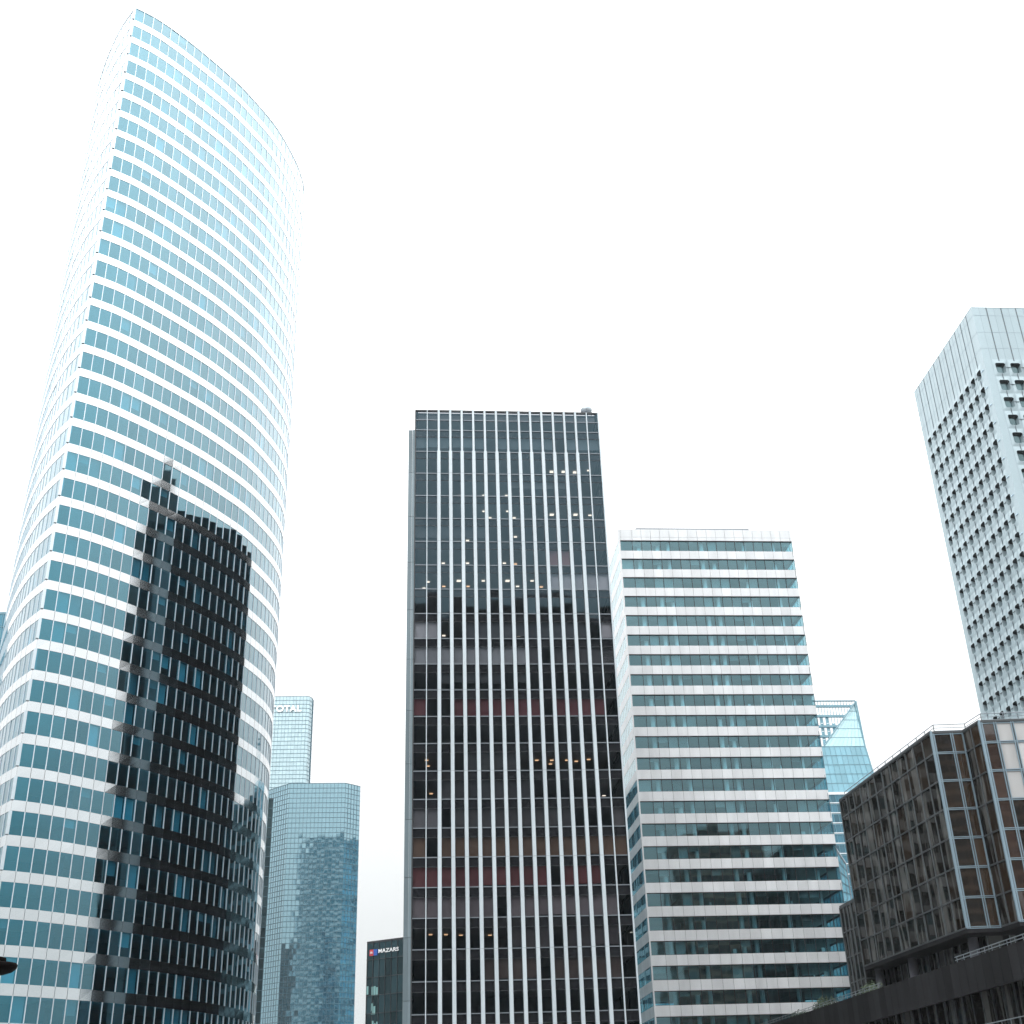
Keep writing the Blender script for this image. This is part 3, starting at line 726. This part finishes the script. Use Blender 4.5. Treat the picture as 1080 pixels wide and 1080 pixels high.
# recessed storey, columns and lower wing
rec = [(48.6, 178), (52.3, 148.5), (86, 147.5)]
m = MB(); panes = Repeats()
path = split(rec[0], rec[1], 13) + split(rec[1], rec[2], 13)[1:]
for i in range(len(path) - 1):
    panes.add(pane_pts(path[i], path[i + 1], 12.9, R_B - .5, 0, 0.03)); 
    p, q = path[i], path[i + 1]; d = math.dist(p, q)
    m.seg(p, lerp(p, q, .12 / d), 12.9, R_B - .5, -.1, .12, g(1.8))
panes.build('lower_window', 'streaked', Rt); m.build('lower_mullions', 'frameRd', Rt)
for (x, y) in ((51.1, 149.6), (48.75, 166.4), (47.2, 177.0)):
    m = MB(); m.tube((x, y, 12.0), (x, y, R_B - .5), .58, 20); m.build('column', 'concrete', Rt, True)
w0, w1 = (44.9, 184.3), (45.55, 178.4)
m = MB(); panes = Repeats()
for pth in (split(w0, w1, 4), split(w1, (60, 179.3), 5), split((60, 186), w0, 5)):
    for i in range(len(pth) - 1):
        p, q = pth[i], pth[i + 1]; d = math.dist(p, q)
        for k in range(9):
            z1 = 30.5 - 3.333 * k; panes.add(pane_pts(p, q, max(z1 - 3.333, 0), z1, -.05, .03)); m.seg(p, q, z1 - .09, z1 + .09, -.1, .05)
        m.seg(p, lerp(p, q, .13 / d), 0, 30.6, -.1, .1, g(2))
m.prism([w0, w1, (60, 179.3), (60, 186)], 30.62, 30.9)
panes.build('wing_window', 'streaked', Rt); m.build('wing_frame', 'frameRd', Rt)

# ------------------------------------------------------------------ terrace with charcoal parapet
Te = thing('raised_terrace', 'raised terrace edge clad in charcoal panels with a thin rail, bottom right corner', 'terrace', (45, 140, 0))
t_far, t_near = (29.04, 176.3), (37.7, 81.1)
def tp(t): return lerp(t_far, t_near, t)
nT = 60
m = MB()
for i in range(nT):
    p, q = tp(i / nT), tp((i + 1) / nT); d = .02 / math.dist(p, q)
    zb_ = 11.49
    m.seg(lerp(p, q, d), lerp(p, q, 1 - d), zb_, 13.97 + .27 * (1 - i / nT), -.3, 0, shade(.6, 1.5), jit=.006)
m.build('parapet', 'parapet', Te)
m = MB(); m.seg(t_far, t_near, 11.5, 13.85, -.42, -.31); m.seg(t_far, t_near, 12.75, 13.05, -17, -.43); m.build('deck', 'soffit', Te)
m = MB()
a, b = offset([t_far, t_near], -.2)
zt0, zt1 = 14.24, 13.97
for hz in (.22, .46):
    m.tube((*lerp(a, b, 0), zt0 + hz), (*lerp(a, b, .52), 14.10 + hz), .028)
    m.tube((*lerp(a, b, .71), 14.05 + hz), (*lerp(a, b, 1), 13.97 + hz), .035)
for i in range(0, 70):
    t = i / 70
    if .52 < t < .71: continue
    c = lerp(a, b, t); m.tube((*c, 13.8), (*c, 13.97 + .27 * (1 - t) + .46), .025)
m.build('rail', 'rail', Te)
m = MB(); panes = Repeats()
lo = offset([t_far, t_near], -2.0); pth = split(lo[0], lo[1], 48)
for i in range(48):
    p, q = pth[i], pth[i + 1]; d = math.dist(p, q)
    panes.add(pane_pts(p, q, 0, 12.7, 0, .03)); m.seg(p, lerp(p, q, .1 / d), 0, 12.7, -.1, .12, shade(.8, 2.2))
panes.build('glazing', 'streaked', Te); m.build('mullions', 'frameRd', Te)
m = MB(); m.seg(t_far, t_near, 7.9, 8.4, -1.95, .2); m.build('ledge', 'parapet', Te)
m = MB(); a, b = offset([t_far, t_near], .05)
m.tube((*a, 9.05), (*b, 9.05), .04)
for i in range(60): c = lerp(a, b, i / 60); m.tube((*c, 8.4), (*c, 9.05), .025)
m.build('ledge_rail', 'rail', Te)

# shrubs on the terrace
def leaf_mat(name, col):
    return solid(name, col, 0.6, 0, .3, gs=1.5, lo=.6, hi=1.4, stretch=(1, 1, 1))
MT['leaf'] = leaf_mat('shrub_leaf', (0.020, 0.036, 0.014))
def shrub(x, y, z, rx, ry, rz, label, seed):
    rnd = random.Random(seed)
    t = thing('shrub', label, 'shrub', (x, y, z), 'shrubs on the terrace edge')
    m = MB(); st = MB()
    for k in range(7):
        a = rnd.uniform(0, 6.28); st.tube((x, y, z - .3), (x + math.cos(a) * rx * .6, y + math.sin(a) * ry * .6, z + rz * rnd.uniform(.4, .9)), .07, 5, r2=.02)
    for _ in range(7000):
        th = rnd.uniform(0, 6.28); ph = math.acos(rnd.uniform(0, 1)); rr = rnd.uniform(.15, 1) ** .5
        lump = 1 + .16 * math.sin(3 * th + seed) + .12 * math.sin(7 * th + 2 * ph + seed)
        p = Vector((x + rx * rr * lump * math.sin(ph) * math.cos(th), y + ry * rr * lump * math.sin(ph) * math.sin(th), z + rz * rr * lump * math.cos(ph)))
        u = Vector((rnd.gauss(0, 1), rnd.gauss(0, 1), rnd.gauss(0, 1))).normalized(); v = u.orthogonal().normalized(); s_ = rnd.uniform(.07, .15)
        m.face([p - u * s_, p + v * s_ * .5, p + u * s_, p - v * s_ * .5], g(rnd.uniform(.5, 1.7)))
    m.build('foliage', 'leaf', t); st.build('stems', 'wood', t)
shrub(33.5, 151.0, 13.3, 1.5, 3.2, 2.15, 'dark rounded shrub behind the terrace rail in front of the white banded block', 3)
shrub(32.7, 160.0, 13.3, 1.3, 3.6, 1.6, 'lower dark shrub farthest left along the terrace rail', 5)
shrub(35.6, 137.5, 13.2, 1.4, 4.0, 2.3, 'green shrub beside the foot of the leftmost round column', 8)

# ------------------------------------------------------------------ curtain-wall towers far away
def curtain(parent, path, z1, rows, dz, bayw, glass, frame, jit=.02, th=.09, closed=False, z0=0, names=('glass_facade', 'window_grid'), vth=None, vari=(.7, 1.3)):
    P, F = MB(), MB(); vth = vth or th
    pts = path + ([path[0]] if closed else [])
    for p, q in zip(pts, pts[1:]):
        n = max(1, round(math.dist(p, q) / bayw)); pp = split(p, q, n)
        for i in range(n):
            a, b = pp[i], pp[i + 1]; d = math.dist(a, b)
            for k in range(rows):
                zt = z1 - k * dz; zb = max(zt - dz, z0)
                if zt <= z0: break
                P.pane(a, b, zb, zt, 0, shade(*vari), jit)
            F.seg(a, lerp(a, b, vth / d), z0, z1, -.05, .1)
        for k in range(rows + 1):
            zt = z1 - k * dz
            if zt > z0: F.seg(p, q, zt - th / 2, zt + th / 2, -.05, .14)
    P.build(names[0], glass, parent); F.build(names[1], frame, parent)
E_ = thing('faceted_glass_tower', 'blue glass tower with angled corners mirroring dark towers, behind the curved tower', 'skyscraper', (-72, 455, 0))
eP = [(-96.5, 471.0), (-94.5, 449.5), (-89.3, 444.6), (-82.43, 438.29), (-62.79, 440.14), (-58.22, 445.4), (-61.5, 466), (-66, 474), (-90, 475)]
curtain(E_, eP, 119.42, 68, 1.76, 1.28, 'glassE', 'gridE', jit=.002, th=.13, vth=.11, closed=True, vari=(.85, 1.12))
m = MB(); m.prism(offset(eP, -.2, True), 118.2, 119.5); m.build('roof', 'frameG', E_)
T_ = thing('lettered_glass_tower', 'pale blue glass tower with white letters at its top, beyond the faceted tower', 'skyscraper', (-105, 560, 0))
tP = [(-132, 548), (-131, 539.0), (-96.2, 541.1), (-94.9, 541.9), (-94.15, 544.4), (-94.2, 548.3), (-100.5, 575), (-132, 573)]
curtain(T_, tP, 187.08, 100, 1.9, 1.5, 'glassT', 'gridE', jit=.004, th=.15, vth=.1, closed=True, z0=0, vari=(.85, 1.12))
m = MB(); m.prism(offset(tP, -.2, True), 186.4, 187.3); m.build('roof', 'alu', T_)
def lettering(txt, parent, name, mat, p, u, n2, width, height, depth, bold=0.0, off=.3):
    cu = bpy.data.curves.new('txt', 'FONT'); cu.body = txt; cu.extrude = depth; cu.offset = bold; cu.space_character = 1.08
    ob = bpy.data.objects.new('txt', cu); COL.objects.link(ob)
    dg = bpy.context.evaluated_depsgraph_get(); me = bpy.data.meshes.new_from_object(ob.evaluated_get(dg))
    bpy.data.objects.remove(ob)
    xs = [v.co.x for v in me.vertices]; ys = [v.co.y for v in me.vertices]
    x0, x1, y0, y1 = min(xs), max(xs), min(ys), max(ys)
    for v in me.vertices:
        s_ = (v.co.x - x0) / (x1 - x0) * width; h = (v.co.y - y0) / (y1 - y0) * height; e_ = v.co.z + off
        v.co = (p[0] + u[0] * s_ + n2[0] * e_, p[1] + u[1] * s_ + n2[1] * e_, p[2] + h)
    me.materials.clear(); me.materials.append(MT[mat])
    at = me.color_attributes.new('tint', 'FLOAT_COLOR', 'CORNER'); at.data.foreach_set('color', [1.0] * (4 * len(me.loops)))
    o = bpy.data.objects.new(name, me); COL.objects.link(o); o.parent = parent; o.matrix_parent_inverse = Matrix.Translation(-parent.location)
    return o
tu = Vector((34.8, 2.1)).normalized(); tn = (tu[1], -tu[0])
lettering('TOTAL', T_, 'sign_lettering', 'lettersT', (-112.3, 540.2, 179.6), tu, tn, 14.0, 3.0, .25, .03, .6)
K_ = thing('dark_slab_tower', 'narrow dark slab squeezed between the curved tower and the faceted glass tower', 'skyscraper', (-95, 428, 0))
def azp(az, d): return (math.sin(R(az)) * d, math.cos(R(az)) * d)
kP = [azp(-13.6, 425), azp(-11.36, 425), azp(-11.40, 437), azp(-13.6, 437)]
curtain(K_, kP, 108.5, 34, 3.2, 1.6, 'glassM', 'gridE', closed=True)
m = MB(); m.prism(kP, 108.3, 108.8); m.build('roof', 'dark', K_)
# far left edge tower
F_ = thing('blue_grey_tower', 'sliver of a blue grey glass tower at the left edge behind the curved tower', 'skyscraper', (-135, 285, 0))
fP = [(-160, 272.0), (-119.5, 275.2), (-121, 300), (-160, 298)]
MT['glassF'] = mirror_glass('slate_blue_glass', .12, (.4, .8, 1.0), (.06, .18, .25))
curtain(F_, fP, 119.0, 36, 3.3, 1.6, 'glassF', 'frameG', closed=True, th=.12, vari=(.9, 1.1))
m = MB(); m.prism(fP, 118.9, 119.5); m.build('roof', 'frameG', F_)

# M: black building with small sign
Mt = thing('black_sign_building', 'low black glass building with a small red and blue sign, left of the finned tower', 'office building', (-25, 268, 0))
m0, m1 = (-31.53, 258.88), (-15.0, 249.16)
mu = Vector((m1[0] - m0[0], m1[1] - m0[1])).normalized(); mn = (mu[1], -mu[0])
mP = [m0, m1, (-6, 265), (-22.6, 274.7)]
curtain(Mt, mP, 38.57, 12, 3.3, 1.5, 'glassM', 'dark', closed=True, th=.1, vari=(.4, 2.4), names=('glass_facade', 'window_grid'))
m = MB(); m.prism(offset(mP, .05, True), 38.4, 38.8); m.build('roof', 'dark', Mt)
def mq(s, z, off=.18): return (m0[0] + mu[0] * s + mn[0] * off, m0[1] + mu[1] * s + mn[1] * off, z)
lettering('MAZARS', Mt, 'sign_lettering', 'letters', mq(2.95, 36.35, 0), mu, mn, 4.9, .72, .05, .02, .25)
for s, mt, nme in ((.75, 'red', 'sign_panel'), (1.72, 'blue', 'sign_panel')):
    a, b = (m0[0] + mu[0] * s, m0[1] + mu[1] * s), (m0[0] + mu[0] * (s + .95), m0[1] + mu[1] * (s + .95))
    m = MB(); m.seg(a, b, 36.0, 37.15, .05, .22); o = m.build(nme, mt, Mt)
    o['label'] = 'red square of the sign' if mt == 'red' else 'blue square of the sign'
lettering('m', Mt, 'sign_lettering', 'letters', mq(.98, 36.35, 0), mu, mn, .5, .4, .02, .01, .26)
for (s, z, n_) in ((1.3, 28.6, 3), (1.3, 25.2, 2), (1.5, 22.0, 3), (3.1, 19.0, 1), (.1, 28.9, 1)):
    for k in range(n_):
        a = s + k * .55; m = MB(); h = random.uniform(1.2, 2.2)
        p, q = (m0[0] + mu[0] * a, m0[1] + mu[1] * a), (m0[0] + mu[0] * (a + .42), m0[1] + mu[1] * (a + .42))
        m.seg(p, q, z, z + h, .02, .06); m.build('lit_window', 'lit', Mt)

# G: crystal tower
Gt = thing('crystal_glass_tower', 'bright cyan glass tower with triangular facet and open lattice crown, behind the white banded block', 'skyscraper', (132, 515, 0))
def gp(x, y=0.0): # along the facade line
    f = (x - 122.49) / (141.05 - 122.49); return (x, 499.01 + 1.62 * f + y)
# main cyan facade, leaning edge on the right
P, F = MB(), MB()
def gquad(x0a, x1a, z0, z1, x0b, x1b, cols, rows, target, c0=(.8, 1.2), y0=0., y1=0.):
    for i in range(cols):
        for k in range(rows):
            t0, t1 = k / rows, (k + 1) / rows; s0, s1 = i / cols, (i + 1) / cols
            def X(s, t): return (x0a + (x0b - x0a) * t) * (1 - s) + (x1a + (x1b - x1a) * t) * s
            def Q(s, t): return (*gp(X(s, t), y0 + (y1 - y0) * t), z0 + (z1 - z0) * t)
            target.face([Q(s0, t0), Q(s1, t0), Q(s1, t1), Q(s0, t1)], shade(*c0))
    for i in range(cols + 1):
        s = i / cols
        a = (x0a * (1 - s) + x1a * s, x0b * (1 - s) + x1b * s); F.tube((*gp(a[0], y0 - .1), z0), (*gp(a[1], y1 - .1), z1), .07, 4)
    for k in range(rows + 1):
        t = k / rows; xa, xb = x0a + (x0b - x0a) * t, x1a + (x1b - x1a) * t; yy = y0 + (y1 - y0) * t - .1
        F.tube((*gp(xa, yy), z0 + (z1 - z0) * t), (*gp(xb, yy), z0 + (z1 - z0) * t), .14, 4)
gquad(112, 144.6, 125, 144, 112, 141.9, 14, 5, P, (.85, 1.2))
P.build('cyan_facade', 'glassG', Gt)
P = MB(); gquad(112, 150.8, 60, 124.2, 112, 144.6, 16, 16, P, (.3, .8)); P.build('lower_facade', MT['glassF'], Gt)
m = MB(); m.seg(gp(112), gp(144.8), 124.1, 125.1, -.3, .35)
for k in range(8): m.seg(gp(112), gp(131.5), 120.6 - k * 4.0, 120.95 - k * 4.0, -.2, .3)
m.build('floor_line', 'white', Gt)
# triangular facet, tipping back towards its apex
P = MB(); a0, a1 = 124.6, 141.9; ap = 141.05
nR = 5
for k in range(nR):
    t0, t1 = k / nR, (k + 1) / nR
    def xl(t): return a0 + (ap - a0) * t
    def xr(t): return a1 + (ap + .5 - a1) * t
    z0, z1 = 144 + 19.1 * t0, 144 + 19.1 * t1
    nC = 9 - k
    for i in range(nC):
        s0, s1 = i / nC, (i + 1) / nC
        def Q(s, t, z): return (*gp(xl(t) * (1 - s) + xr(t) * s, 1.2 * t), z)
        P.face([Q(s0, t0, z0), Q(s1, t0, z0), Q(s1, t1, z1), Q(s0, t1, z1)], shade(.85, 1.15))
        F.tube(Vector(Q(s0, t0, z0)) + Vector((0, -.1, 0)), Vector(Q(s0, t1, z1)) + Vector((0, -.1, 0)), .05, 4)
    F.tube(Vector(Q(0, t0, z0)) + Vector((0, -.1, 0)), Vector(Q(1, t0, z0)) + Vector((0, -.1, 0)), .09, 4)
P.build('triangular_facet', 'glassGl', Gt)
F.build('window_grid', 'frameG', Gt)
# open lattice crown left of the facet, sky shows between its bars
F = MB()
def xedge(z): return a0 + (ap - a0) * (z - 144) / 19.1
zz = 162.9
for k, z in enumerate((163.6, 161.3, 157.0, 152.6, 148.4)):
    F.seg(gp(112), gp(max(xedge(min(z, 163)), 113)), z - (.12 if k == 0 else .42), z + (.12 if k == 0 else .42), -1.2, 0)
for i in range(24):
    x = 112.6 + i * 1.22
    zb = 144 if x < a0 else 144 + 19.1 * (x - a0) / (ap - a0)
    if x < ap: F.tube((*gp(x, .3), zb), (*gp(x, .3), 163.7), .14, 4)
F.tube((*gp(a0), 144), (*gp(ap), 163.2), .3, 6)
F.tube((*gp(ap + .1), 163.4), (*gp(141.95), 144), .3, 6); F.tube((*gp(141.95), 144), (*gp(144.7), 125), .3, 6); F.tube((*gp(144.7), 125), (*gp(151), 60), .3, 6)
F.build('crown_lattice', 'frameG', Gt)
P = MB()
for i in range(8):
    for k in range(4):
        x = 112.6 + i * 1.22 * 2; z = 144 + k * 3.4
        if (random.random() < .75 or k == 0) and x + 1.2 < xedge(z + 3.2) : P.face([(*gp(x, .9), z), (*gp(x + 1.2, .9), z), (*gp(x + 1.2, .9), z + 3.2), (*gp(x, .9), z + 3.2)], shade(.7, 1.2))
P.build('crown_glass', 'glassG', Gt)
m = MB(); m.face([(*gp(144.7), 125), (*gp(152, 0), 40), (150, 525, 40), (145, 525, 125)]); m.face([(*gp(141.95), 144), (*gp(144.7), 125), (145, 525, 125), (142, 525, 144)])
m.face([(*gp(112), 144), (*gp(141.9), 144), (142, 525, 144), (112, 525, 144)]); m.face([(*gp(112), 0), (*gp(155), 0), (*gp(151), 60), (*gp(112), 60)]); m.build('side_facade', 'glassF', Gt)
# small glass annex in front of it
Gx = thing('slanted_glass_annex', 'small slanted blue glass volume between the white banded block and the bronze block', 'office building', (66, 262, 0))
P, F = MB(), MB()
def px3(x, y, d):
    r_ = ray(x, y); return CAMPOS + r_ * (d / r_.y)
Q0, Q1, Q2, Q3 = px3(880, 893, 262), px3(892, 911, 262), px3(900, 960, 262), px3(880, 960, 262)
v0, v1, v2, v3 = [Vector(q) for q in (Q3, Q2, Q1, Q0)]
for i in range(4):
    for k in range(6):
        def W(s, t): return (v0 * (1 - s) + v1 * s) * (1 - t) + (v3 * (1 - s) + v2 * s) * t
        P.face([W(i / 4, k / 6), W((i + 1) / 4, k / 6), W((i + 1) / 4, (k + 1) / 6), W(i / 4, (k + 1) / 6)], shade(.8, 1.3))
        F.tube(W(0, k / 6) - Vector((0, .1, 0)), W(1, k / 6) - Vector((0, .1, 0)), .06, 4)
    F.tube(W(i / 4, 0) - Vector((0, .1, 0)), W(i / 4, 1) - Vector((0, .1, 0)), .05, 4)
F.tube(v3, v2, .22, 6); F.tube(v2, v1, .12, 6)
dpt = Vector((0, 14, 0))
P.face([v1, v1 + dpt, v2 + dpt, v2]); P.face([v2, v2 + dpt, v3 + dpt, v3])
P.hexa([(v0.x, v0.y, 0), (v1.x, v1.y, 0), (v1.x, v1.y + 14, 0), (v0.x, v0.y + 14, 0), (v0.x, v0.y, v0.z), (v1.x, v1.y, v1.z), (v1.x, v1.y + 14, v1.z), (v0.x, v0.y + 14, v0.z)])
P.build('glass_facade', 'glassG', Gx); F.build('window_grid', 'rail', Gx)

# ------------------------------------------------------------------ street lamp at the left edge
lp = (-12.95, 31.9)
La = thing('street_lamp', 'black street lamp head poking in at the lower left edge', 'street lamp', (*lp, 0))
m = MB(); m.lathe([(.001, 5.72), (.2, 5.74), (.38, 5.80), (.47, 5.88), (.49, 5.96), (.46, 6.0), (.22, 6.03), (.2, 6.03)], lp[0], lp[1], 32); lh = m.build('lamp_head', 'lampblack', La, True)
m = MB(); m.lathe([(.2, 6.03), (.21, 6.06), (.2, 6.13), (.12, 6.15), (.001, 6.15)], lp[0], lp[1], 24); m.build('lamp_cap', 'lampblack', lh)
m = MB(); m.tube((*lp, 0), (*lp, 5.75), .09, 12, r2=.05); m.tube((*lp, 0), (*lp, .6), .14, 12); m.build('pole', 'lampblack', La)

# ------------------------------------------------------------------ towers round the viewer, seen only as reflections
def back_tower(name, label, x0, x1, y0, y1, H, glass, band, dz=3.4, bh=1.2, bw=3.0, tower='skyscraper'):
    t = thing(name, label, tower, ((x0 + x1) / 2, (y0 + y1) / 2, 0))
    pl = [(x0, y0), (x1, y0), (x1, y1), (x0, y1)]
    P, Bn, V = MB(), MB(), MB()
    for a, b in zip(pl, pl[1:] + pl[:1]):
        n = max(1, round(math.dist(a, b) / bw)); pp = split(a, b, n)
        k = 0; z = H
        while z > 0:
            zb = max(z - bh, 0); Bn.seg(a, b, zb, z, -.3, .1, shade(.85, 1.15)); zc = max(zb - (dz - bh), 0)
            for i in range(n): P.pane(pp[i], pp[i + 1], zc, zb, 0, shade(.5, 2.0), .01)
            z = zc
        for i in range(n): V.seg(pp[i], lerp(pp[i], pp[i + 1], .3 / bw), 0, H, -.1, .2, g(1.2))
    P.build('windows_glass', glass, t); Bn.build('floor_band', band, t); V.build('pier', band, t)
    m = MB(); m.prism(pl, H - .2, H + .2); m.build('roof', 'concrete', t)
    return t
back_tower('brown_slab_tower', 'broad dark brown tower mirrored in the lower panes of the finned tower', 4, 84, -95, -60, 146, 'glassS', 'stoneS')
back_tower('tan_office_tower', 'tan stone tower mirrored as brown strips in the stepped bronze front', 97, 124, -70, -40, 96, 'glassS', 'stoneL')
back_tower('dark_office_block', 'dark teal block mirrored low in the side of the white banded tower', -14, 12, 207, 235, 57, 'glassM', 'frameG', bh=.8)
back_tower('dark_slab_tower', 'dark tower mirrored low in the left part of the faceted glass tower', -116, -70, -80, -50, 134, 'glassS', 'stoneS')
back_tower('dark_slab_tower', 'dark tower mirrored in the right hand angled face of the faceted glass tower', 45, 85, 432, 464, 123, 'glassF', 'frameG')
st = thing('stepped_spire_tower', 'slim stepped dark tower mirrored above the dark shape in the curved facade', 'skyscraper', (128, 152, 0))
m = MB(); m.box(121, 136, 141, 164, 0, 158); m.box(121.5, 134, 145, 162.5, 158, 165); m.box(122, 132, 149.5, 161.5, 165, 171); m.box(122.5, 128, 151.5, 157, 171, 178)
m.build('tower_body', 'glassS', st)

# ------------------------------------------------------------------ damp air
hm, t, o_ = base_mat('haze_air')
pv = t.nodes.new('ShaderNodeVolumePrincipled'); pv.inputs['Color'].default_value = (0.88, 0.96, 1.0, 1)
HAZE = 0.00007
pv.inputs['Density'].default_value = HAZE; pv.inputs['Anisotropy'].default_value = 0.2
t.links.new(pv.outputs[0], o_.inputs['Volume'])
if HAZE > 0:
    MT['haze'] = hm
    m = MB(); m.box(-2600, 2600, -2600, 2600, -1, 205); h = m.build('haze', 'haze'); h['kind'] = 'stuff'
